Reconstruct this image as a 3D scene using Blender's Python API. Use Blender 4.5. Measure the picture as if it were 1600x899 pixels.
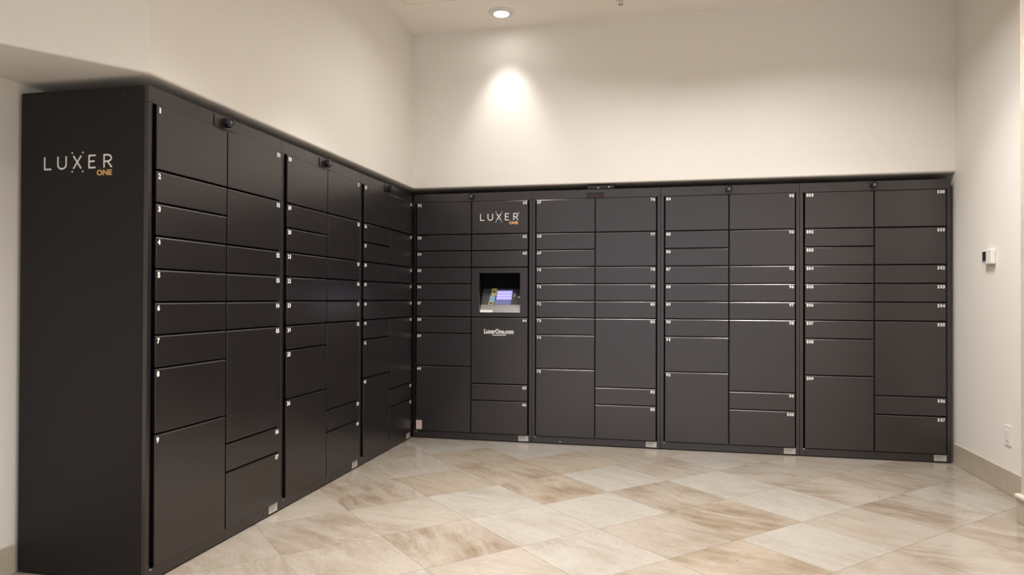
import bpy, bmesh, math, random
from mathutils import Matrix, Vector

for o in list(bpy.data.objects):
    bpy.data.objects.remove(o, do_unlink=True)
scene = bpy.context.scene
COL = scene.collection
rnd = random.Random(7)

# ------------------------------------------------------------------ camera
FPX = 1081.61
YAW, PITCH, ROLL = -0.2133, 0.0080, 0.0033
cam = bpy.data.cameras.new('camera')
cam_o = bpy.data.objects.new('camera', cam)
COL.objects.link(cam_o)
fw = Vector((math.sin(YAW) * math.cos(PITCH), math.cos(YAW) * math.cos(PITCH), math.sin(PITCH)))
rt = Vector((math.cos(YAW), -math.sin(YAW), 0))
up = rt.cross(fw)
r2 = rt * math.cos(ROLL) + up * math.sin(ROLL)
u2 = -rt * math.sin(ROLL) + up * math.cos(ROLL)
cam_o.matrix_world = Matrix(((r2.x, u2.x, -fw.x, 2.0079), (r2.y, u2.y, -fw.y, -5.4037),
                             (r2.z, u2.z, -fw.z, 1.1511), (0, 0, 0, 1)))
cam.sensor_fit = 'HORIZONTAL'
cam.sensor_width = 36
cam.lens = FPX / 1600 * 36
cam.shift_y = 7.69 / 1600
cam.clip_start = 0.05
scene.camera = cam_o

# ------------------------------------------------------------------ world, exposure, lamps
scene.view_settings.view_transform = 'Standard'
scene.view_settings.look = 'None'
scene.view_settings.gamma = 1
scene.view_settings.use_curve_mapping = False
scene.view_settings.exposure = 0.76
wd = bpy.data.worlds.new('world')
scene.world = wd
wd.use_nodes = True
wd.node_tree.nodes['Background'].inputs[0].default_value = (0.95, 0.97, 1.0, 1)
wd.node_tree.nodes['Background'].inputs[1].default_value = 0.72

CEIL = 3.325


def disk_lamp(x, y, power, size=0.22, color=(1, 0.962, 0.92), spread=132):
    l = bpy.data.lights.new('fill_lamp', 'AREA')
    l.shape = 'DISK'
    l.size = size
    l.energy = power
    l.color = color
    l.spread = math.radians(spread)
    o = bpy.data.objects.new('fill_lamp', l)
    COL.objects.link(o)
    o.location = (x, y, CEIL - 0.02)
    return o


# unseen fill lamps added below the ceiling to brighten walls and floor
for x, y, p, sp in ((2.9, -1.35, 15, 142), (1.75, -1.35, 11, 142), (0.95, -1.05, 4.5, 145), (3.2, -1.1, 7, 88), (3.0, -3.0, 17, 132), (1.7, -3.6, 10, 122),
                    (3.0, -5.0, 28, 132), (1.7, -5.6, 20, 128), (1.0, -1.8, 11, 84), (1.0, -2.9, 8, 80)):
    disk_lamp(x, y, p, spread=sp)

# ------------------------------------------------------------------ materials


def new_mat(name):
    m = bpy.data.materials.new(name)
    m.use_nodes = True
    nt = m.node_tree
    return m, nt, nt.nodes['Principled BSDF']


def N(nt, t, **kw):
    n = nt.nodes.new(t)
    for k, v in kw.items():
        setattr(n, k, v)
    return n


def plain(name, col, rough=0.5, metal=0.0, emit=None, estr=0.0, bump=0.0, bscale=300, spec=0.5):
    m, nt, b = new_mat(name)
    b.inputs['Base Color'].default_value = (*col, 1)
    b.inputs['Roughness'].default_value = rough
    b.inputs['Metallic'].default_value = metal
    b.inputs['Specular IOR Level'].default_value = spec
    if emit:
        b.inputs['Emission Color'].default_value = (*emit, 1)
        b.inputs['Emission Strength'].default_value = estr
    if bump:
        tc = N(nt, 'ShaderNodeTexCoord')
        no = N(nt, 'ShaderNodeTexNoise')
        no.inputs['Scale'].default_value = bscale
        no.inputs['Detail'].default_value = 3
        bp = N(nt, 'ShaderNodeBump')
        bp.inputs['Strength'].default_value = bump
        bp.inputs['Distance'].default_value = 0.001
        nt.links.new(tc.outputs['Object'], no.inputs['Vector'])
        nt.links.new(no.outputs['Fac'], bp.inputs['Height'])
        nt.links.new(bp.outputs['Normal'], b.inputs['Normal'])
    return m


def steel_mat(name, c0, c1, rough, ior=1.70, spec=0.6):
    """black powder coat: very slight smudging in gloss, fine orange-peel relief"""
    m, nt, b = new_mat(name)
    tc = N(nt, 'ShaderNodeTexCoord')
    n1 = N(nt, 'ShaderNodeTexNoise')
    n1.inputs['Scale'].default_value = 2.2
    n1.inputs['Detail'].default_value = 4
    mx = N(nt, 'ShaderNodeMix', data_type='RGBA')
    mx.inputs['A'].default_value = (*c0, 1)
    mx.inputs['B'].default_value = (*c1, 1)
    mr = N(nt, 'ShaderNodeMapRange')
    mr.inputs['From Min'].default_value = 0.3
    mr.inputs['From Max'].default_value = 0.7
    mr.inputs['To Min'].default_value = rough - 0.03
    mr.inputs['To Max'].default_value = rough + 0.04
    n2 = N(nt, 'ShaderNodeTexNoise')
    n2.inputs['Scale'].default_value = 900
    bp = N(nt, 'ShaderNodeBump')
    bp.inputs['Strength'].default_value = 0.05
    bp.inputs['Distance'].default_value = 0.0005
    L = nt.links.new
    L(tc.outputs['Object'], n1.inputs['Vector'])
    L(tc.outputs['Object'], n2.inputs['Vector'])
    L(n1.outputs['Fac'], mx.inputs['Factor'])
    L(mx.outputs['Result'], b.inputs['Base Color'])
    L(n1.outputs['Fac'], mr.inputs['Value'])
    L(mr.outputs['Result'], b.inputs['Roughness'])
    L(n2.outputs['Fac'], bp.inputs['Height'])
    L(bp.outputs['Normal'], b.inputs['Normal'])
    b.inputs['IOR'].default_value = ior
    b.inputs['Specular Tint'].default_value = (1.0, 0.93, 0.95, 1)
    b.inputs['Specular IOR Level'].default_value = spec
    return m


def paint_mat(name, col):
    m, nt, b = new_mat(name)
    tc = N(nt, 'ShaderNodeTexCoord')
    n1 = N(nt, 'ShaderNodeTexNoise')
    n1.inputs['Scale'].default_value = 1.3
    n1.inputs['Detail'].default_value = 3
    mx = N(nt, 'ShaderNodeMix', data_type='RGBA')
    mx.inputs['A'].default_value = (*[c * 0.975 for c in col], 1)
    mx.inputs['B'].default_value = (*[min(1, c * 1.02) for c in col], 1)
    n2 = N(nt, 'ShaderNodeTexNoise')
    n2.inputs['Scale'].default_value = 260
    n2.inputs['Detail'].default_value = 3
    bp = N(nt, 'ShaderNodeBump')
    bp.inputs['Strength'].default_value = 0.12
    bp.inputs['Distance'].default_value = 0.0008
    L = nt.links.new
    L(tc.outputs['Object'], n1.inputs['Vector'])
    L(tc.outputs['Object'], n2.inputs['Vector'])
    L(n1.outputs['Fac'], mx.inputs['Factor'])
    L(mx.outputs['Result'], b.inputs['Base Color'])
    L(n2.outputs['Fac'], bp.inputs['Height'])
    L(bp.outputs['Normal'], b.inputs['Normal'])
    b.inputs['Roughness'].default_value = 0.62
    b.inputs['Specular IOR Level'].default_value = 0.3
    return m


def stone_mat(name, use_obj_color, rough, dark=(0.21, 0.157, 0.108), base=(0.7, 0.62, 0.5)):
    """polished travertine: clouds, stretched veins, fine cracks and pits; tone comes per piece"""
    m, nt, b = new_mat(name)
    L = nt.links.new
    tc = N(nt, 'ShaderNodeTexCoord')
    oi = N(nt, 'ShaderNodeObjectInfo')
    # per-piece offset of the pattern
    add = N(nt, 'ShaderNodeVectorMath', operation='MULTIPLY_ADD')
    cmb = N(nt, 'ShaderNodeCombineXYZ')
    L(oi.outputs['Random'], cmb.inputs['X'])
    L(oi.outputs['Random'], cmb.inputs['Y'])
    L(oi.outputs['Random'], cmb.inputs['Z'])
    add.inputs[1].default_value = (37.0, 53.0, 11.0)
    L(cmb.outputs['Vector'], add.inputs[0])
    L(tc.outputs['Object'], add.inputs[2])
    # warp
    wn = N(nt, 'ShaderNodeTexNoise')
    wn.inputs['Scale'].default_value = 3.0
    wn.inputs['Detail'].default_value = 4
    L(add.outputs['Vector'], wn.inputs['Vector'])
    warp = N(nt, 'ShaderNodeVectorMath', operation='MULTIPLY_ADD')
    L(wn.outputs['Color'], warp.inputs[0])
    warp.inputs[1].default_value = (0.16, 0.16, 0.0)
    L(add.outputs['Vector'], warp.inputs[2])
    ang = N(nt, 'ShaderNodeMapRange')
    L(oi.outputs['Random'], ang.inputs['Value'])
    ang.inputs['To Min'].default_value = math.radians(8)
    ang.inputs['To Max'].default_value = math.radians(58)
    vrot = N(nt, 'ShaderNodeVectorRotate', rotation_type='Z_AXIS')
    L(warp.outputs['Vector'], vrot.inputs['Vector'])
    L(ang.outputs['Result'], vrot.inputs['Angle'])
    mp = N(nt, 'ShaderNodeMapping')
    mp.inputs['Scale'].default_value = (2.6, 14.0, 1.0)
    L(vrot.outputs['Vector'], mp.inputs['Vector'])
    vn = N(nt, 'ShaderNodeTexNoise')            # soft veins
    vn.inputs['Scale'].default_value = 1.1
    vn.inputs['Detail'].default_value = 7
    vn.inputs['Roughness'].default_value = 0.62
    L(mp.outputs['Vector'], vn.inputs['Vector'])
    vr = N(nt, 'ShaderNodeValToRGB')
    e = vr.color_ramp.elements
    e[0].position, e[0].color = 0.36, (0, 0, 0, 1)
    e[1].position, e[1].color = 0.72, (1, 1, 1, 1)
    L(vn.outputs['Fac'], vr.inputs['Fac'])
    cn = N(nt, 'ShaderNodeTexNoise')            # where a piece is strongly veined
    cn.inputs['Scale'].default_value = 2.6
    cn.inputs['Detail'].default_value = 5
    L(add.outputs['Vector'], cn.inputs['Vector'])
    cr = N(nt, 'ShaderNodeValToRGB')
    e = cr.color_ramp.elements
    e[0].position, e[0].color = 0.36, (0, 0, 0, 1)
    e[1].position, e[1].color = 0.60, (1, 1, 1, 1)
    L(cn.outputs['Fac'], cr.inputs['Fac'])
    # thin wandering cracks, broken up by the cloud mask
    w2 = N(nt, 'ShaderNodeTexNoise')
    w2.inputs['Scale'].default_value = 11.0
    w2.inputs['Detail'].default_value = 5
    L(add.outputs['Vector'], w2.inputs['Vector'])
    warp2 = N(nt, 'ShaderNodeVectorMath', operation='MULTIPLY_ADD')
    L(w2.outputs['Color'], warp2.inputs[0])
    warp2.inputs[1].default_value = (0.11, 0.11, 0.0)
    L(vrot.outputs['Vector'], warp2.inputs[2])
    kmap = N(nt, 'ShaderNodeMapping')
    kmap.inputs['Scale'].default_value = (3.5, 9.0, 1.0)
    L(warp2.outputs['Vector'], kmap.inputs['Vector'])
    kv = N(nt, 'ShaderNodeTexVoronoi', feature='DISTANCE_TO_EDGE', voronoi_dimensions='2D')
    kv.inputs['Scale'].default_value = 1.5
    L(kmap.outputs['Vector'], kv.inputs['Vector'])
    kr = N(nt, 'ShaderNodeMapRange')
    kr.inputs['From Min'].default_value = 0.0
    kr.inputs['From Max'].default_value = 0.024
    kr.inputs['To Min'].default_value = 1.0
    kr.inputs['To Max'].default_value = 0.0
    L(kv.outputs['Distance'], kr.inputs['Value'])
    kb = N(nt, 'ShaderNodeTexNoise')
    kb.inputs['Scale'].default_value = 7.0
    kb.inputs['Detail'].default_value = 3
    L(add.outputs['Vector'], kb.inputs['Vector'])
    kbr = N(nt, 'ShaderNodeMapRange')
    kbr.inputs['From Min'].default_value = 0.46
    kbr.inputs['From Max'].default_value = 0.62
    L(kb.outputs['Fac'], kbr.inputs['Value'])
    km = N(nt, 'ShaderNodeMath', operation='MULTIPLY')
    L(kr.outputs['Result'], km.inputs[0])
    L(kbr.outputs['Result'], km.inputs[1])
    # base tone
    base_sock = None
    mx0 = N(nt, 'ShaderNodeMix', data_type='RGBA')
    if use_obj_color:
        L(oi.outputs['Color'], mx0.inputs['A'])
    else:
        mx0.inputs['A'].default_value = (*base, 1)
    mx0.inputs['B'].default_value = (0.41, 0.385, 0.345, 1)
    pale = N(nt, 'ShaderNodeMath', operation='MULTIPLY')
    L(vr.outputs['Color'], pale.inputs[0])
    pale.inputs[1].default_value = 0.38
    L(pale.outputs[0], mx0.inputs['Factor'])
    mx1 = N(nt, 'ShaderNodeMix', data_type='RGBA')
    L(mx0.outputs['Result'], mx1.inputs['A'])
    mx1.inputs['B'].default_value = (*dark, 1)
    inv = N(nt, 'ShaderNodeMath', operation='SUBTRACT')
    inv.inputs[0].default_value = 1.0
    L(vr.outputs['Color'], inv.inputs[1])
    vm = N(nt, 'ShaderNodeMath', operation='MULTIPLY')
    L(inv.outputs[0], vm.inputs[0])
    L(cr.outputs['Color'], vm.inputs[1])
    vm2 = N(nt, 'ShaderNodeMath', operation='MULTIPLY')
    L(vm.outputs[0], vm2.inputs[0])
    if use_obj_color:
        L(oi.outputs['Alpha'], vm2.inputs[1])     # vein strength of the piece
    else:
        vm2.inputs[1].default_value = 0.35
    L(vm2.outputs[0], mx1.inputs['Factor'])
    mx2 = N(nt, 'ShaderNodeMix', data_type='RGBA')
    L(mx1.outputs['Result'], mx2.inputs['A'])
    mx2.inputs['B'].default_value = (0.10, 0.075, 0.056, 1)
    km2 = N(nt, 'ShaderNodeMath', operation='MULTIPLY')
    L(km.outputs[0], km2.inputs[0])
    if use_obj_color:
        L(oi.outputs['Alpha'], km2.inputs[1])
    else:
        km2.inputs[1].default_value = 0.2
    km3 = N(nt, 'ShaderNodeMath', operation='MULTIPLY')
    L(km2.outputs[0], km3.inputs[0])
    km3.inputs[1].default_value = 0.6
    L(km3.outputs[0], mx2.inputs['Factor'])
    gn = N(nt, 'ShaderNodeTexNoise')
    gn.inputs['Scale'].default_value = 9.0
    gn.inputs['Detail'].default_value = 9
    gn.inputs['Roughness'].default_value = 0.75
    L(mp.outputs['Vector'], gn.inputs['Vector'])
    gr = N(nt, 'ShaderNodeMapRange')
    gr.inputs['From Min'].default_value = 0.3
    gr.inputs['From Max'].default_value = 0.7
    gr.inputs['To Min'].default_value = 0.82
    gr.inputs['To Max'].default_value = 1.10
    L(gn.outputs['Fac'], gr.inputs['Value'])
    gm = N(nt, 'ShaderNodeVectorMath', operation='SCALE')
    L(mx2.outputs['Result'], gm.inputs[0])
    L(gr.outputs['Result'], gm.inputs['Scale'])
    L(gm.outputs['Vector'], b.inputs['Base Color'])
    b.inputs['Roughness'].default_value = rough
    b.inputs['Specular IOR Level'].default_value = 0.45
    bp = N(nt, 'ShaderNodeBump')
    bp.inputs['Strength'].default_value = 0.04
    bp.inputs['Distance'].default_value = 0.001
    L(vn.outputs['Fac'], bp.inputs['Height'])
    L(bp.outputs['Normal'], b.inputs['Normal'])
    return m


M = {}
M['steel'] = steel_mat('black_powder_coat', (0.0068, 0.0053, 0.0057), (0.0085, 0.0068, 0.0072), 0.29)
M['end_panel'] = steel_mat('black_end_panel', (0.0075, 0.0067, 0.0063), (0.009, 0.0081, 0.0077), 0.5, 1.45, 0.4)
M['inner'] = plain('matt_inner_steel', (0.008, 0.008, 0.008), 0.7)  # one flat near-black, close to the outer coat
M['lock'] = plain('black_lock_plastic', (0.012, 0.011, 0.012), 0.22)
M['keyway'] = plain('grey_keyway', (0.22, 0.21, 0.21), 0.35, 0.8)
M['white_print'] = plain('white_print', (0.80, 0.79, 0.77), 0.55)
M['orange_print'] = plain('orange_print', (0.76, 0.43, 0.15), 0.5)
M['silver_label'] = plain('silver_label', (0.50, 0.48, 0.45), 0.45, 0.15)
M['label_ink'] = plain('label_ink', (0.22, 0.21, 0.21), 0.6)
M['pink_label'] = plain('pinkish_label', (0.55, 0.43, 0.42), 0.5)
M['screw'] = plain('screw_steel', (0.5, 0.49, 0.48), 0.3, 0.9)
M['dark_rivet'] = plain('dark_rivet', (0.006, 0.006, 0.006), 0.4)
M['wall'] = paint_mat('warm_white_paint', (0.79, 0.755, 0.71))
M['ceil'] = paint_mat('ceiling_paint', (0.87, 0.82, 0.755))
M['tile'] = stone_mat('travertine_tile', True, 0.16)
M['skirting'] = stone_mat('travertine_skirting', False, 0.3, dark=(0.42, 0.34, 0.25), base=(0.50, 0.43, 0.335))
M['pillar'] = stone_mat('travertine_pillar', False, 0.35, dark=(0.5, 0.42, 0.34), base=(0.66, 0.58, 0.50))
M['grout'] = plain('grout', (0.40, 0.33, 0.25), 0.8, bump=0.3)
M['white_plastic'] = plain('white_plastic', (0.78, 0.76, 0.73), 0.4)
M['lcd'] = plain('lcd_glass', (0.02, 0.02, 0.022), 0.15)
M['lcd_pale'] = plain('lcd_pale_strip', (0.30, 0.30, 0.29), 0.4)
M['trim_white'] = plain('white_trim_metal', (0.72, 0.70, 0.67), 0.4)
M['lens'] = plain('lit_lens', (0.9, 0.9, 0.9), 0.4, emit=(1, 0.96, 0.9), estr=20.0)
M['kiosk_black'] = plain('kiosk_black', (0.004, 0.004, 0.005), 0.7, spec=0.1)
M['kiosk_grey'] = plain('kiosk_grey_glass', (0.075, 0.078, 0.082), 0.18)
M['kiosk_silver'] = plain('kiosk_silver', (0.34, 0.34, 0.34), 0.35, 0.4)
M['screen'] = plain('lit_screen', (0.05, 0.05, 0.1), 0.3, emit=(0.40, 0.34, 0.92), estr=0.65)
M['screen_text'] = plain('lit_screen_lines', (0.1, 0.1, 0.1), 0.3, emit=(0.75, 0.72, 1.0), estr=0.7)
M['screen_refl'] = plain('dim_screen_reflection', (0.05, 0.05, 0.1), 0.25, emit=(0.19, 0.20, 0.42), estr=0.45)  # weak emission painted in for the screen's reflection
M['yellow'] = plain('yellow_sticker', (0.64, 0.57, 0.20), 0.5)
M['lightblue'] = plain('light_blue_sticker', (0.28, 0.47, 0.62), 0.5)
M['led_black'] = plain('led_display_glass', (0.008, 0.006, 0.007), 0.25)
M['led_red'] = plain('led_red', (0.02, 0.0, 0.002), 0.3, emit=(0.16, 0.012, 0.03), estr=0.5)
M['brass'] = plain('sprinkler_metal', (0.45, 0.42, 0.38), 0.35, 0.8)

# ------------------------------------------------------------------ mesh helpers


def mesh_from_bm(name, bm):
    me = bpy.data.meshes.new(name)
    bmesh.ops.recalc_face_normals(bm, faces=bm.faces)
    bm.to_mesh(me)
    bm.free()
    return me


def obj(name, me, mat=None, parent=None, loc=(0, 0, 0), rot=(0, 0, 0)):
    if isinstance(me, bmesh.types.BMesh):
        me = mesh_from_bm(name, me)
    if mat is not None and not me.materials:
        me.materials.append(M[mat])
    o = bpy.data.objects.new(name, me)
    COL.objects.link(o)
    o.location = loc
    o.rotation_euler = rot
    if parent:
        o.parent = parent
    return o


def empty(name, loc, rz=0):
    o = bpy.data.objects.new(name, None)
    o.empty_display_size = 0.1
    COL.objects.link(o)
    o.location = loc
    o.rotation_euler = (0, 0, rz)
    return o


def tag(o, label=None, cat=None, group=None, kind=None):
    if label: o['label'] = label
    if cat: o['category'] = cat
    if group: o['group'] = group
    if kind: o['kind'] = kind
    return o


def add_box(bm, x0, x1, y0, y1, z0, z1):
    v = [bm.verts.new(p) for p in ((x0, y0, z0), (x1, y0, z0), (x1, y1, z0), (x0, y1, z0),
                                   (x0, y0, z1), (x1, y0, z1), (x1, y1, z1), (x0, y1, z1))]
    fs = [bm.faces.new([v[i] for i in q]) for q in
          ((0, 3, 2, 1), (4, 5, 6, 7), (0, 1, 5, 4), (1, 2, 6, 5), (2, 3, 7, 6), (3, 0, 4, 7))]
    return v, fs


def box(x0, x1, y0, y1, z0, z1, bev=0.0, seg=1):
    bm = bmesh.new()
    add_box(bm, x0, x1, y0, y1, z0, z1)
    if bev:
        bmesh.ops.bevel(bm, geom=list(bm.edges), offset=bev, segments=seg, affect='EDGES', profile=0.5)
    return bm


def prism(pts, z0, z1):
    """vertical prism over a plan polygon"""
    bm = bmesh.new()
    lo = [bm.verts.new((x, y, z0)) for x, y in pts]
    hi = [bm.verts.new((x, y, z1)) for x, y in pts]
    n = len(pts)
    bm.faces.new(lo[::-1])
    bm.faces.new(hi)
    for i in range(n):
        bm.faces.new((lo[i], lo[(i + 1) % n], hi[(i + 1) % n], hi[i]))
    return bm


def lathe(profile, seg=32, axis='z'):
    """(radius, height) profile turned about z (or about y, height towards -y)"""
    bm = bmesh.new()
    rings = []
    for r, h in profile:
        ring = []
        if r < 1e-6:
            ring = [bm.verts.new((0, 0, h) if axis == 'z' else (0, -h, 0))]
        else:
            for i in range(seg):
                a = 2 * math.pi * i / seg
                ring.append(bm.verts.new((r * math.cos(a), r * math.sin(a), h) if axis == 'z'
                                         else (r * math.cos(a), -h, r * math.sin(a))))
        rings.append(ring)
    for A, B in zip(rings, rings[1:]):
        if len(A) == 1 and len(B) == 1:
            continue
        for i in range(seg):
            j = (i + 1) % seg
            if len(A) == 1:
                bm.faces.new((A[0], B[i], B[j]))
            elif len(B) == 1:
                bm.faces.new((A[i], A[j], B[0]))
            else:
                bm.faces.new((A[i], A[j], B[j], B[i]))
    return bm


def smooth(o):
    for p in o.data.polygons:
        p.use_smooth = True
    return o


# flat lettering -----------------------------------------------------
_glyph = {}


def word_mesh2d(s, bold):
    """vertices (x, y) and faces of a word at size 1"""
    key = (s, bold)
    if key not in _glyph:
        cu = bpy.data.curves.new('word', 'FONT')
        cu.body = s
        cu.size = 1
        cu.offset = bold
        cu.resolution_u = 3
        ob = bpy.data.objects.new('word', cu)
        COL.objects.link(ob)
        dg = bpy.context.evaluated_depsgraph_get()
        me = ob.evaluated_get(dg).to_mesh()
        vs = [(v.co.x, v.co.y) for v in me.vertices]
        fs = [tuple(p.vertices) for p in me.polygons]
        ob.evaluated_get(dg).to_mesh_clear()
        bpy.data.objects.remove(ob, do_unlink=True)
        bpy.data.curves.remove(cu)
        _glyph[key] = (vs, fs)
    return _glyph[key]


def fit_word(s, bold, x0, x1, y0, y1):
    vs, fs = word_mesh2d(s, bold)
    ax, bx = min(v[0] for v in vs), max(v[0] for v in vs)
    ay, by = min(v[1] for v in vs), max(v[1] for v in vs)
    return [((x - ax) / (bx - ax) * (x1 - x0) + x0, (y - ay) / (by - ay) * (y1 - y0) + y0) for x, y in vs], fs


def flat_mesh(name, vs, fs, mapf):
    me = bpy.data.meshes.new(name)
    # each stroke sits a hair above the one before, so crossing strokes never coincide
    dep = [0.0] * len(vs)
    for k, f in enumerate(fs):
        if len(f) == 4 and len(fs) < 40:
            for a in f:
                dep[a] = k * 2.5e-5
    me.from_pydata([mapf(x, y, d) for (x, y), d in zip(vs, dep)], [], fs)
    me.update()
    return me


def strokes(segs, w):
    """thin bars along 2D segments, with square ends"""
    vs, fs = [], []
    for (x0, y0), (x1, y1) in segs:
        dx, dy = x1 - x0, y1 - y0
        l = math.hypot(dx, dy)
        nx, ny = -dy / l * w / 2, dx / l * w / 2
        ex, ey = dx / l * w * 0.3, dy / l * w * 0.3
        k = len(vs)
        vs += [(x0 + nx - ex, y0 + ny - ey), (x0 - nx - ex, y0 - ny - ey), (x1 - nx + ex, y1 - ny + ey), (x1 + nx + ex, y1 + ny + ey)]
        fs.append((k, k + 1, k + 2, k + 3))
    return vs, fs


def disc2d(cx, cy, r, n=12):
    return [(cx + r * math.cos(2 * math.pi * i / n), cy + r * math.sin(2 * math.pi * i / n)) for i in range(n)]


def logo_2d(x0, x1, y0, y1):
    """LUXER in thin spaced capitals with four dots round the X; one outline per letter and dot"""
    Wd, Hh = x1 - x0, y1 - y0
    out = []

    def P(fx, fy): return (x0 + fx * Wd, y0 + fy * Hh)

    def letter(*lines):
        segs = []
        for pts in lines:
            segs += [(P(*a), P(*b)) for a, b in zip(pts, pts[1:])]
        out.append(('logo_letter', *strokes(segs, 0.135 * Hh)))
    letter([(0.0, 1), (0.0, 0), (0.095, 0)])
    pts = [(0.20, 1), (0.20, 0.34)]
    for i in range(1, 10):
        a = math.pi + math.pi * i / 10
        pts.append((0.262 + 0.062 * math.cos(a), 0.34 + 0.34 * math.sin(a)))
    letter(pts + [(0.324, 0.34), (0.324, 1)])
    letter([(0.435, 1), (0.545, 0)], [(0.545, 1), (0.435, 0)])
    letter([(0.755, 1), (0.665, 1), (0.665, 0), (0.755, 0)], [(0.665, 0.52), (0.742, 0.52)])
    pts = [(0.885, 0), (0.885, 1), (0.935, 1)]
    for i in range(1, 10):
        a = math.pi / 2 - math.pi * i / 10
        pts.append((0.935 + 0.055 * math.cos(a), 0.735 + 0.265 * math.sin(a)))
    letter(pts + [(0.935, 0.47), (0.885, 0.47)], [(0.935, 0.47), (0.995, 0)])
    for fx, fy in ((0.415, 1.28), (0.572, 1.28), (0.415, -0.28), (0.572, -0.28)):
        d = disc2d(*P(fx, fy), 0.075 * Hh)
        out.append(('logo_dot', d, [tuple(range(len(d)))]))
    return out


# ------------------------------------------------------------------ the setting
W, H, D = 0.9965, 2.0, 0.612
LY0 = -3.0134            # near end of the bank on the left
BX0 = 0.0046             # left end of the bank at the back
SOFF = 2.047             # underside of the bulkhead over the lockers
XR = 4.02                # right wall
XN, YN = -0.632, 0.632   # niche walls behind the lockers
YB = -8.6                # far end of the lobby behind the camera
BEND = (-0.0, -3.005)
BD = (-math.sin(math.radians(35)), -math.cos(math.radians(35)))
tt = (BEND[0] - XN) / -BD[0]
BJ = (XN, BEND[1] + BD[1] * tt)      # where the bent bulkhead meets the niche wall

# floor: grout bed with one object per stone tile
fl = obj('floor', box(XN - 0.1, XR + 0.1, YB - 0.1, YN + 0.1, -0.06, -0.0016), 'grout')
tag(fl, 'polished cream travertine floor laid diagonally in square tiles', kind='structure')

TS, S0, T0 = 0.4775, -0.158, -2.087
C45 = math.sqrt(0.5)


def clip(poly, ax, val, keep_greater):
    out = []
    n = len(poly)
    for i in range(n):
        a, b = poly[i], poly[(i + 1) % n]
        ia = (a[ax] >= val) if keep_greater else (a[ax] <= val)
        ib = (b[ax] >= val) if keep_greater else (b[ax] <= val)
        if ia: out.append(a)
        if ia != ib:
            t = (val - a[ax]) / (b[ax] - a[ax])
            out.append((a[0] + (b[0] - a[0]) * t, a[1] + (b[1] - a[1]) * t))
    return out


CREAM = (0.355, 0.308, 0.256)
PALE = (0.365, 0.338, 0.295)
TAN = (0.335, 0.275, 0.205)
BEIGE = (0.338, 0.288, 0.234)
# tones read off the photograph: (s index, t index) of the diagonal grid -> tone, vein strength
TONES = {
    (0, -1): (PALE, 0.10), (0, 0): (TAN, 0.75), (-1, -1): (PALE, 0.2), (-1, 0): (PALE, 0.25), (-2, -1): (BEIGE, 0.95),
    (-2, 0): (CREAM, 0.3), (-1, 1): (TAN, 0.2), (0, 1): (TAN, 0.7), (1, -1): (BEIGE, 0.9), (-2, 1): (BEIGE, 0.8),
    (1, 0): (PALE, 0.1), (1, -2): (TAN, 1.0), (2, -1): (PALE, 0.3), (0, -2): (BEIGE, 0.4), (-3, -1): (CREAM, 0.3),
    (-3, 0): (CREAM, 0.55), (0, 2): (TAN, 0.7), (1, 1): (TAN, 0.35), (1, 2): (PALE, 0.1), (2, -3): (CREAM, 0.15),
    (1, -3): (PALE, 0.2), (0, -3): (TAN, 0.8), (-1, -2): (PALE, 0.3), (-2, -2): (CREAM, 0.2), (-1, 2): (CREAM, 0.3),
    (2, -2): (PALE, 0.15), (2, 0): (CREAM, 0.4), (3, -2): (CREAM, 0.6), (3, -3): (CREAM, 0.7), (2, -4): (CREAM, 0.7),
}
tile_cache = {}
G = 0.0011


def tile_mesh(poly, c):
    inset = []
    bm = bmesh.new()
    lo = [bm.verts.new((x - c[0], y - c[1], -0.012)) for x, y in poly]
    hi = [bm.verts.new((x - c[0], y - c[1], 0.0)) for x, y in poly]
    n = len(poly)
    f = bm.faces.new(hi)
    bm.faces.new(lo[::-1])
    for i in range(n):
        bm.faces.new((lo[i], lo[(i + 1) % n], hi[(i + 1) % n], hi[i]))
    return bm


full = None
ntile = 0
for i in range(-14, 12):
    for j in range(-14, 12):
        s0, s1 = S0 + i * TS + G, S0 + (i + 1) * TS - G
        t0, t1 = T0 + j * TS + G, T0 + (j + 1) * TS - G
        quad = [((s - t) * C45, (s + t) * C45) for s, t in ((s0, t0), (s1, t0), (s1, t1), (s0, t1))]
        cx, cy = sum(q[0] for q in quad) / 4, sum(q[1] for q in quad) / 4
        p = quad
        for ax, val, g in ((0, XN, True), (0, XR, False), (1, -6.4, True), (1, YN, False)):
            if p: p = clip(p, ax, val, g)
        if len(p) < 3:
            continue
        ar = abs(sum(p[k][0] * p[(k + 1) % len(p)][1] - p[(k + 1) % len(p)][0] * p[k][1] for k in range(len(p)))) / 2
        if ar < 0.004:
            continue
        # tiles wholly under the lockers are not built
        if all(q[0] < -0.05 and q[1] > LY0 + 0.05 for q in p) or all(q[1] > 0.05 for q in p):
            continue
        if p is quad or len(p) == 4 and all(q in p for q in quad):
            if full is None:
                full = mesh_from_bm('tile', tile_mesh(quad, (cx, cy)))
                full.materials.append(M['tile'])
            o = obj('tile', full, None, fl, (cx, cy, 0))
        else:
            o = obj('tile', tile_mesh(p, (cx, cy)), 'tile', fl, (cx, cy, 0))
        if (i, j) in TONES:
            c, v = TONES[(i, j)]
        else:
            c = rnd.choice((CREAM, CREAM, PALE, BEIGE, BEIGE))
            v = rnd.uniform(0.15, 0.7)
        k = rnd.uniform(0.97, 1.03)
        o.color = (c[0] * k, c[1] * k, c[2] * k, min(1.0, v * 1.15 + 0.12))
        ntile += 1
# beyond the last row (behind the camera) one plain sheet of the same stone
o = obj('tile_field', box(XN, XR, YB, -6.4, -0.012, 0.0), 'tile', fl)
o.color = (*CREAM, 0.4)

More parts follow.
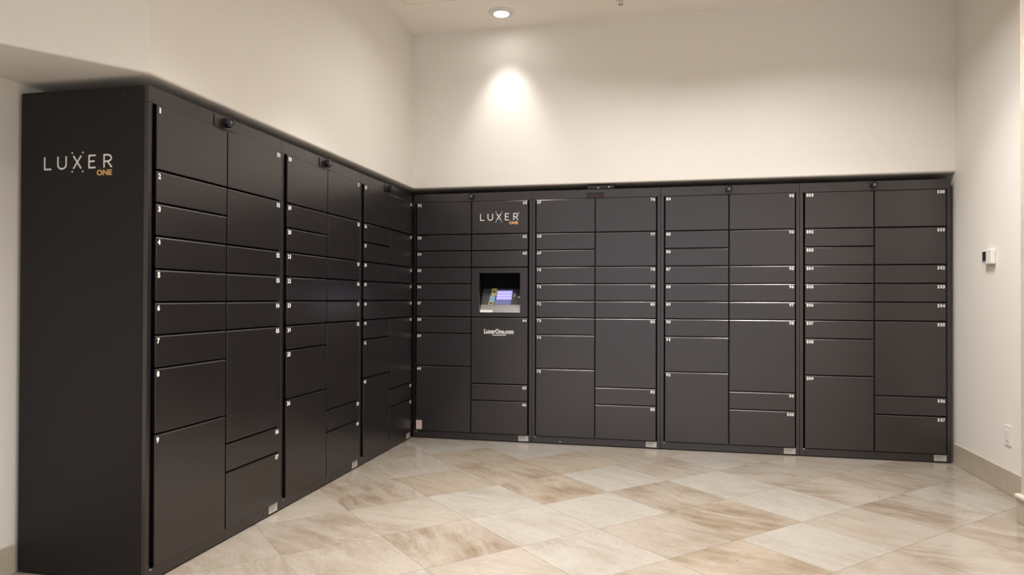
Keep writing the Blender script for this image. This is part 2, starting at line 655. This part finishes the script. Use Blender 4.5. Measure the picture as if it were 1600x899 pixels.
# ceiling
ce = obj('ceiling', box(XN - 0.1, XR + 0.1, YB - 0.1, YN + 0.1, CEIL, CEIL + 0.12), 'ceil')
tag(ce, 'smooth off-white painted ceiling', kind='structure')


def soften(bm, plan_edges, r=0.010):
    """round the plaster arris along given plan edges at the bulkhead's underside"""
    es = []
    for e in bm.edges:
        a, b = e.verts[0].co, e.verts[1].co
        if abs(a.z - SOFF) > 1e-5 or abs(b.z - SOFF) > 1e-5:
            continue
        for p, q in plan_edges:
            if (math.hypot(a.x - p[0], a.y - p[1]) < 1e-4 and math.hypot(b.x - q[0], b.y - q[1]) < 1e-4) or \
               (math.hypot(b.x - p[0], b.y - p[1]) < 1e-4 and math.hypot(a.x - q[0], a.y - q[1]) < 1e-4):
                es.append(e)
    r_ = bmesh.ops.bevel(bm, geom=es, offset=r, segments=4, affect='EDGES', profile=0.5)
    for f in r_['faces']:
        f.smooth = True


def wall_profile_back():
    """upper wall flush with the lockers, its underside, and the niche wall behind the lockers"""
    bm = bmesh.new()
    add_box(bm, XN - 0.1, XR + 0.1, 0.0, YN + 0.1, SOFF, CEIL)
    soften(bm, [((XN - 0.1, 0.0), (XR + 0.1, 0.0))])
    add_box(bm, XN - 0.1, XR + 0.1, YN, YN + 0.1, 0.0, SOFF)
    return bm


wb = obj('wall_back', wall_profile_back(), 'wall')
tag(wb, 'warm white back wall carried above the long bank of lockers', kind='structure')
bm = prism([(0.0, 0.0), (XN - 0.1, 0.0), (XN - 0.1, BJ[1]), BJ, BEND], SOFF, CEIL)
soften(bm, [((0.0, 0.0), BEND), (BEND, BJ)])
lower = prism([(XN, YN), (XN - 0.1, YN), (XN - 0.1, YB), (XN, YB)], 0.0, SOFF)
me_l = mesh_from_bm('lower', lower)
bm.from_mesh(me_l)
add_box(bm, XN - 0.1, XN, YB, BJ[1], SOFF, CEIL)
# soft plaster arris along the bulkhead's lower edge
wl = obj('wall_left', bm, 'wall')
tag(wl, 'warm white left wall projecting over the shorter bank of lockers', kind='structure')
wr = obj('wall_right', box(XR, XR + 0.1, YB, 0.0, 0.0, CEIL), 'wall')
bm = bmesh.new()
add_box(bm, XR, XR + 0.1, YB, YN, 0.0, CEIL)
wr.data = mesh_from_bm('wall_right', bm)
wr.data.materials.append(M['wall'])
tag(wr, 'off-white right wall with a thermostat', kind='structure')
# stone skirtings
b = obj('baseboard_right', box(XR - 0.014, XR, -1.36, 0.0, 0.0, 0.142, 0.002), 'skirting')
tag(b, 'beige travertine skirting at the foot of the right wall', kind='structure')
b = obj('baseboard_left', box(XN, XN + 0.014, YB, LY0 - 0.004, 0.0, 0.12, 0.002), 'skirting')
tag(b, 'beige travertine skirting left of the lockers', kind='structure')

# stone pillar on the right wall
pl = empty('trim_1', (0, 0, 0))
tag(pl, 'pale stone pillar at the right edge', kind='structure')
obj('shaft', box(3.822, XR, -2.1, -1.345, 0.0, CEIL, 0.002), 'pillar', pl)
obj('plinth', box(3.806, XR, -2.12, -1.332, 0.0, 0.122, 0.003), 'skirting', pl)
obj('plinth_moulding', box(3.798, XR, -2.13, -1.322, 0.122, 0.146, 0.008, 3), 'pillar', pl)

# ------------------------------------------------------------------ lockers
DOOR_TOP, UNIT, GAP = 1.932, 0.1337, 0.0085
PROUD = 0.014
COLS = ((0.0345, 0.4940), (0.5030, 0.9620))
LEFT_ROWS = (2, 1, 1, 1, 1, 1, 1, 2, 4)
RIGHT_ROWS = (2, 2, 1, 1, 1, 4, 1, 2)
KIOSK_ROWS = (2, 1, 1, 3, 4, 1, 2)

_door = {}


def door_mesh(units, w):
    """folded steel door: a proud face sheet and a smaller pan behind it; origin at the top left of the face"""
    key = (units, round(w, 4))
    if key not in _door:
        h = units * UNIT - GAP
        # face sheet: cross-section with a sloping rolled lip along the top, small round along the bottom
        sec = [(-PROUD, -h + 0.0016), (-PROUD + 0.0005, -h + 0.0005), (-PROUD + 0.0016, -h), (-PROUD + 0.007, -h),
               (-PROUD + 0.007, 0.0), (-PROUD + 0.0030, 0.0), (-PROUD, -0.0048)]
        bm = bmesh.new()
        A = [bm.verts.new((0, y, z)) for y, z in sec]
        B = [bm.verts.new((w, y, z)) for y, z in sec]
        bm.faces.new(A)
        bm.faces.new(B[::-1])
        for q in range(len(sec)):
            r = (q + 1) % len(sec)
            bm.faces.new((A[q], B[q], B[r], A[r]))
        up_edges = [e for e in bm.edges if abs(e.verts[0].co.y + PROUD) < 1e-6 and abs(e.verts[1].co.y + PROUD) < 1e-6
                    and abs(e.verts[0].co.z - e.verts[1].co.z) > 0.02]
        bmesh.ops.bevel(bm, geom=up_edges, offset=0.0022, segments=2, affect='EDGES', profile=0.5)
        add_box(bm, 0.012, w - 0.012, -PROUD + 0.0068, 0.03, -h + 0.010, -0.010)
        me = mesh_from_bm('door', bm)
        me.materials.append(M['steel'])
        _door[key] = me
    return _door[key]


_num = {}


def number_mesh(n, right):
    key = (n, right)
    s = str(n)
    dw = 0.0155
    ww = dw * len(s) + 0.002 * (len(s) - 1)
    vs, fs = [], []
    x = (-0.007 - ww) if right else 0.007
    for ch in s:
        v, f = fit_word(ch, 0.045, x + (0.004 if ch == '1' else 0), x + dw - (0.002 if ch == '1' else 0), -0.031, -0.008)
        k = len(vs)
        vs += v
        fs += [tuple(a + k for a in q) for q in f]
        x += dw + 0.002
    me = flat_mesh('number', vs, fs, lambda a, b, d: (a, -PROUD - 0.0004, b))
    me.materials.append(M['white_print'])
    return me


_shared = {}


def shared(name, bm_fn, mat):
    if name not in _shared:
        me = mesh_from_bm(name, bm_fn())
        me.materials.append(M[mat])
        _shared[name] = me
    return _shared[name]


def lock_plate_bm():
    bm = bmesh.new()
    v, f = add_box(bm, -0.085, 0.085, -0.004, 0.0, -0.0275, 0.0275)
    vert = [e for e in bm.edges if abs(e.verts[0].co.y - e.verts[1].co.y) > 0.002]
    bmesh.ops.bevel(bm, geom=vert, offset=0.012, segments=4, affect='EDGES', profile=0.5)
    return bm


def lock_bm():
    return lathe([(0.0245, 0.0), (0.0245, 0.026), (0.0220, 0.030), (0.0165, 0.0305), (0.0155, 0.027), (0.0, 0.027)], 28, 'y')


def keyway_bm():
    bm = lathe([(0.0095, 0.0265), (0.0095, 0.0295), (0.0, 0.0295)], 16, 'y')
    return bm


def silver_label_bm():
    return box(0, 0.080, -0.0006, 0, -0.042, 0)


def ink_bm():
    bm = bmesh.new()
    for k in range(4):
        add_box(bm, 0.008, 0.060 - 0.008 * (k % 2), -0.0009, -0.0006, -0.011 - 0.008 * k, -0.0085 - 0.008 * k)
    return bm


def screw_bm():
    return lathe([(0.005, 0.0), (0.005, 0.0015), (0.003, 0.003), (0.0, 0.0032)], 12, 'y')


def make_locker(loc, rz, first, rows_right, label, lock=True, plate=True):
    t = empty('parcel_locker', loc, rz)
    tag(t, label, 'locker', 'parcel lockers')
    e = 0.0006       # hairline between neighbouring units
    st = 0.024
    obj('side_panel', shared('side_panel', lambda: box(e, st * 0.6, 0.0205, D, 0.008, H), 'end_panel'), None, t)
    obj('side_panel', shared('side_panel', None, 'steel'), None, t, (W - st * 0.6 - e, 0, 0))
    obj('stile', shared('stile', lambda: box(0, st, 0.0, 0.02, 0.0585, DOOR_TOP - 0.0005, 0.0012), 'steel'), None, t, (e, 0, 0))
    obj('stile', shared('stile', None, 'steel'), None, t, (W - st - e, 0, 0))
    obj('header', shared('header', lambda: box(e, W - e, 0.0, 0.02, DOOR_TOP, H, 0.0012), 'steel'), None, t)
    obj('plinth', shared('plinth', lambda: box(e, W - e, 0.0, 0.02, 0.008, 0.058, 0.0012), 'steel'), None, t)
    obj('foot', shared('foot', lambda: box(0.01, W - 0.01, 0.012, D - 0.02, 0.0, 0.0078), 'inner'), None, t)
    obj('top_panel', shared('top_panel', lambda: box(st * 0.6 + e * 2, W - st * 0.6 - e * 2, 0.0205, D, H - 0.015, H), 'steel'), None, t)
    obj('back_panel', shared('back_panel', lambda: box(st * 0.6 + e * 2, W - st * 0.6 - e * 2, 0.30, 0.315, 0.02, H - 0.016), 'inner'), None, t)
    obj('divider', shared('divider', lambda: box(0.4930, 0.5040, 0.012, 0.299, 0.0585, DOOR_TOP - 0.0005), 'inner'), None, t)
    if plate:
        obj('lock_plate', shared('lock_plate', lock_plate_bm, 'steel'), None, t, (W / 2, 0, 0.5 * (DOOR_TOP + H) + 0.001))
    if lock:
        lk = obj('lock', shared('lock', lock_bm, 'lock'), None, t, (W / 2, -0.004, 0.5 * (DOOR_TOP + H) + 0.004))
        smooth_by_angle(lk)
        obj('keyway', shared('keyway', keyway_bm, 'keyway'), None, lk)
    n = first
    doors = {}
    for col, rows in ((0, LEFT_ROWS), (1, rows_right)):
        z = DOOR_TOP - GAP * 0.5
        x0, x1 = COLS[col]
        for u in rows:
            if u == 3:
                doors['kiosk'] = z
            else:
                d = obj('door', door_mesh(u, x1 - x0), None, t, (x0, 0, z))
                obj('number', number_mesh(n, col == 1), None, d, (x1 - x0 if col else 0, 0, 0))
                doors[n] = d
                n += 1
            z -= u * UNIT
    lb = obj('rating_label', shared('rating_label', silver_label_bm, 'silver_label'), None, t, (0.888, 0, 0.0555))
    obj('print_lines', shared('print_lines', ink_bm, 'label_ink'), None, lb)
    obj('screw', shared('screw', screw_bm, 'screw'), None, t, (0.030, 0, 0.0535))
    return t, doors, n


def smooth_by_angle(o):
    me = o.data
    if me.get('smoothed'):
        return
    me['smoothed'] = True
    me.polygons.foreach_set('use_smooth', [True] * len(me.polygons))
    try:
        me.set_sharp_from_angle(angle=math.radians(35))
    except Exception:
        pass


n = 1
left = []
for k, lab in enumerate((
        'black locker unit nearest the viewer, with the logo on its side panel',
        'black locker unit in the middle of the three along the left wall',
        'black locker unit along the left wall that meets the inner corner')):
    t, ds, n = make_locker((0, LY0 + k * W, 0), math.pi / 2, n, RIGHT_ROWS, lab)
    left.append((t, ds))
back = []
for k, lab in enumerate((
        'black locker unit with the recessed touchscreen and a logo on its door',
        'black locker unit under the small camera bar, red display in its header',
        'black locker unit third from the corner along the back wall, doors 84 to 100',
        'black locker unit beside the right wall, rightmost, with doors 101 to 117')):
    t, ds, n = make_locker((BX0 + k * W, 0, 0), 0, n, KIOSK_ROWS if k == 0 else RIGHT_ROWS, lab, lock=(k != 1), plate=(k != 1))
    back.append((t, ds))

# closing strip in the inner corner, fixed to the last unit on the left
obj('corner_filler', box(W + 0.0005, W + 0.0235, 0.003, 0.02, 0.0, H), 'steel', left[2][0])

# logo and rivets on the near side panel of the first unit (its local frame: world X = -local y)
sp = left[0][0]


def side_map(z_off=0.0):
    return lambda a, b, d: (0.0001 - d, -a, b)


panel = [c for c in sp.children if c.name.split('.')[0] == 'side_panel'][0]
for nm, vs, fs in logo_2d(-0.494, -0.168, 1.677, 1.7265):
    me = flat_mesh(nm, vs, fs, side_map())
    me.materials.append(M['white_print'])
    obj(nm, me, None, panel)
vs, fs = fit_word('ONE', 0.035, -0.2405, -0.1675, 1.6435, 1.667)
me = flat_mesh('logo_word', vs, fs, side_map())
me.materials.append(M['orange_print'])
obj('logo_word', me, None, panel)
for X, z in ((-0.465, 1.969), (-0.545, 1.962), (-0.11, 1.969), (-0.575, 1.75)):
    r = obj('rivet', shared('rivet', lambda: lathe([(0.0065, 0), (0.0055, 0.0012), (0, 0.0016)], 12, 'y'), 'dark_rivet'), None, panel,
            (0.0005, -X, z), (0, 0, -math.pi / 2))

# logo on door 61, address and stickers on the touchscreen unit
bt, bd = back[0]


def front_flat(name, vs, fs, mat, parent, dx, dz, y=-PROUD - 0.0004):
    me = flat_mesh(name, vs, fs, lambda a, b, d: (a - dx, y - d, b - dz))
    me.materials.append(M[mat])
    return obj(name, me, None, parent)


d61 = bd[61]
ox, oz = BX0 + d61.location.x, d61.location.z
for nm, vs, fs in logo_2d(0.579, 0.888, 1.7745, 1.825):
    front_flat(nm, vs, fs, 'white_print', d61, ox, oz)
vs, fs = fit_word('ONE', 0.045, 0.815, 0.888, 1.739, 1.763)
front_flat('logo_word', vs, fs, 'orange_print', d61, ox, oz)
vs = disc2d(0.893, 1.829, 0.0045)
front_flat('logo_dot', vs, [tuple(range(len(vs)))], 'white_print', d61, ox, oz)
d64 = bd[64]
ox, oz = BX0 + d64.location.x, d64.location.z
vs, fs = fit_word('LuxerOne.com', 0.04, 0.612, 0.854, 0.864, 0.9025)
front_flat('web_address', vs, fs, 'white_print', d64, ox, oz)
front_flat('underline', [(0.681, 0.8505), (0.791, 0.8505), (0.791, 0.8570), (0.681, 0.8570)], [(0, 1, 2, 3)], 'white_print', d64, ox, oz)
d60 = bd[60]
ox, oz = BX0 + d60.location.x, d60.location.z
ps = obj('sticker', box(0.0395 - ox, 0.0895 - ox, -PROUD - 0.0006, -PROUD - 0.0001, 0.0745 - oz, 0.148 - oz), 'pink_label', d60)
obj('screw', shared('screw', None, 'screw'), None, back[1][0], (1.227 - BX0 - W, 0, 0.020))

# touchscreen: bezel, recess lining, sloping deck with its pieces
zk = bd['kiosk']
kh = 3 * UNIT - GAP
x0, x1 = COLS[1]
kx0, kx1 = 0.5665, 0.9015            # opening, local
kz0, kz1 = 1.027, 1.351
kt, kb = zk, zk - kh
bm = bmesh.new()
add_box(bm, x0, kx0, -PROUD, 0.0, kb, kt)
add_box(bm, kx1, x1, -PROUD, 0.0, kb, kt)
add_box(bm, kx0, kx1, -PROUD, 0.0, kz1, kt)
add_box(bm, kx0, kx1, -PROUD, 0.0, kb, kz0)
bz = obj('kiosk_bezel', bm, 'steel', bt)
bm = bmesh.new()
KD = 0.135
w_ = 0.004
add_box(bm, kx0 - w_, kx0, 0.0005, KD, kz0 - w_, kz1 + w_)
add_box(bm, kx1, kx1 + w_, 0.0005, KD, kz0 - w_, kz1 + w_)
add_box(bm, kx0, kx1, 0.0005, KD, kz1, kz1 + w_)
add_box(bm, kx0 - w_, kx1 + w_, KD, KD + w_, kz0 - w_, kz1 + w_)
obj('recess_lining', bm, 'kiosk_black', bz)
DZ = 0.198
DYY = 0.120


def deck_pt(x, z, h=0.0):
    """point on the sloping deck at apparent height z, lifted h off the deck"""
    f = (z - kz0) / DZ
    l = math.hypot(DZ, DYY)
    return (x, 0.001 + f * DYY - h * DZ / l, z + h * DYY / l)


def deck_piece(name, mat, xa, xb, za, zb, h, parent, skew=0.0):
    bm = bmesh.new()
    lo = [bm.verts.new(deck_pt(*p, 0.0)) for p in ((xa, za), (xb, za), (xb + skew, zb), (xa + skew, zb))]
    hi = [bm.verts.new(deck_pt(*p, h)) for p in ((xa, za), (xb, za), (xb + skew, zb), (xa + skew, zb))]
    bm.faces.new(lo[::-1])
    bm.faces.new(hi)
    for i in range(4):
        bm.faces.new((lo[i], lo[(i + 1) % 4], hi[(i + 1) % 4], hi[i]))
    return obj(name, bm, mat, parent)


dk = deck_piece('kiosk_deck', 'kiosk_grey', kx0 + 0.0005, kx1 - 0.0005, kz0 + 0.004, kz0 + DZ, 0.002, bt)
deck_piece('silver_ledge', 'kiosk_silver', kx0 + 0.001, kx1 - 0.001, kz0 + 0.004, kz0 + 0.066, 0.005, dk)
deck_piece('white_label', 'white_print', kx0 + 0.002, 0.672, kz0 + 0.0045, kz0 + 0.024, 0.006, dk)
sc = deck_piece('screen', 'screen', 0.688, 0.815, 1.133, 1.208, 0.006, dk)
for k in range(3):
    deck_piece('screen_line', 'screen_text', 0.692, 0.808, 1.146 + 0.021 * k, 1.1505 + 0.021 * k, 0.0066, sc)
deck_piece('screen_reflection', 'screen_refl', 0.680, 0.812, 1.096, 1.128, 0.004, dk)  # glowing piece in place of the screen's reflection on the deck
deck_piece('yellow_sticker', 'yellow', 0.640, 0.684, 1.168, 1.226, 0.005, dk)
deck_piece('yellow_icon', 'kiosk_grey', 0.655, 0.670, 1.191, 1.204, 0.0055, dk)
deck_piece('blue_sticker', 'lightblue', 0.632, 0.676, 1.116, 1.168, 0.005, dk)
deck_piece('lower_sticker', 'yellow', 0.628, 0.672, 1.096, 1.116, 0.005, dk)
deck_piece('lower_sticker_print', 'kiosk_black', 0.634, 0.664, 1.102, 1.111, 0.0055, dk)
deck_piece('card_reader', 'kiosk_silver', 0.826, 0.846, 1.158, 1.190, 0.006, dk)
deck_piece('indicator', 'white_print', 0.866, 0.884, 1.150, 1.160, 0.006, dk)

# red display in the header of the second unit at the back
b2 = back[1][0]
bx2 = BX0 + W
dp = obj('display', box(1.434 - bx2, 1.568 - bx2, -0.004, -0.0002, 1.9365, 1.9765, 0.001), 'led_black', b2)
bm = bmesh.new()
for k in range(5):      # dim, unreadable segments
    xx = 1.462 - bx2 + k * 0.0165
    add_box(bm, xx, xx + 0.011, -0.0046, -0.0041, 1.9405, 1.9430)
    add_box(bm, xx, xx + 0.011, -0.0046, -0.0041, 1.9500, 1.9525)
    add_box(bm, xx, xx + 0.0025, -0.0046, -0.0041, 1.9430, 1.9500)
obj('display_segments', bm, 'led_red', dp)

# camera bar on top of the second unit
cb = empty('security_camera', (1.540, 0.02, H))
tag(cb, 'small black camera bar with two bright lenses on top of the lockers', 'camera')
bm = box(-0.105, 0.105, -0.022, 0.030, 0.0, 0.030, 0.009, 3)
obj('housing', bm, 'inner', cb)
for x, z, r in ((-0.018, 0.0105, 0.0085), (0.066, 0.0145, 0.0085)):
    o = obj('lens', lathe([(r, 0.0), (r, 0.004), (r * 0.7, 0.008), (0, 0.0095)], 16, 'y'), 'screw', cb, (x, -0.0222, z))
    smooth_by_angle(o)

# ------------------------------------------------------------------ ceiling fittings
DLX, DLY = 0.811, -0.292
dl = empty('downlight', (DLX, DLY, CEIL))
tag(dl, 'round recessed ceiling downlight, lit, close to the back wall', 'light')
o = obj('trim_ring', lathe([(0.100, -0.0002), (0.100, -0.004), (0.092, -0.009), (0.078, -0.011), (0.072, -0.0085), (0.072, -0.0002)], 40), 'trim_white', dl)
smooth_by_angle(o)
o = obj('gimbal_ring', lathe([(0.0715, -0.001), (0.0715, -0.012), (0.060, -0.016), (0.056, -0.012), (0.056, -0.001)], 40), 'trim_white', dl)
smooth_by_angle(o)
obj('lens', lathe([(0.0555, -0.001), (0.0555, -0.010), (0.0, -0.0115)], 32), 'lens', dl)
sl = bpy.data.lights.new('downlight_spot', 'SPOT')
sl.energy = 18
sl.color = (1, 0.965, 0.91)
sl.spot_size = math.radians(64)
sl.spot_blend = 1.0
sl.shadow_soft_size = 0.055
so = bpy.data.objects.new('downlight_spot', sl)
COL.objects.link(so)
so.location = (DLX, DLY, CEIL - 0.06)
so.rotation_euler = (Vector((0.79, 0.0, 2.33)) - so.location).to_track_quat('-Z', 'Y').to_euler()

ap = empty('access_panel', (0.40, -0.87, CEIL))
tag(ap, 'flush off-white access panel in the ceiling near the left corner', 'access panel')
obj('panel', box(-0.25, 0.25, -0.29, 0.29, -0.003, -0.0002, 0.001), 'ceil', ap)
bm = bmesh.new()
for q in ((-0.254, 0.254, 0.2915, 0.2955), (-0.254, 0.254, -0.2955, -0.2915), (-0.254, -0.2515, -0.2915, 0.2915), (0.2515, 0.254, -0.2915, 0.2915)):
    add_box(bm, *q, -0.0012, -0.0002)
obj('panel_gap_shadow', bm, 'grout', ap)  # darker strips stand in for the shadow line of the panel's gap

sk = empty('fire_sprinkler', (1.712, -0.335, CEIL))
tag(sk, 'tiny metal sprinkler head hanging from the ceiling at the top edge', 'sprinkler')
smooth_by_angle(obj('escutcheon', lathe([(0.034, -0.0002), (0.032, -0.004), (0.014, -0.007), (0, -0.007)], 24), 'trim_white', sk))
bm = bmesh.new()
for s in (-1, 1):
    add_box(bm, s * 0.011 - 0.002, s * 0.011 + 0.002, -0.003, 0.003, -0.036, -0.0065)
obj('frame_arms', bm, 'brass', sk)
obj('deflector', lathe([(0, -0.036), (0.017, -0.036), (0.017, -0.038), (0, -0.0385)], 16), 'brass', sk)

# ------------------------------------------------------------------ fittings on the right wall
th = empty('thermostat', (XR, -0.545, 1.418), -math.pi / 2)      # local -y looks into the room
tag(th, 'white thermostat with a dark display on the right wall', 'thermostat')
obj('body', box(-0.060, 0.060, -0.028, -0.0002, -0.046, 0.046, 0.005, 2), 'white_plastic', th)
obj('display', box(-0.056, -0.008, -0.0292, -0.0282, -0.024, 0.034), 'lcd', th)
obj('display_strip', box(-0.056, -0.008, -0.0292, -0.0282, -0.034, -0.025), 'lcd_pale', th)

ou = empty('wall_outlet', (XR, -0.755, 0.345), -math.pi / 2)
tag(ou, 'white wall outlet low on the right wall above the skirting', 'outlet')
obj('plate', box(-0.038, 0.038, -0.006, -0.0002, -0.060, 0.060, 0.002, 2), 'white_plastic', ou)
obj('socket_insert', box(-0.017, 0.017, -0.0085, -0.0062, -0.034, 0.034, 0.001), 'white_plastic', ou)
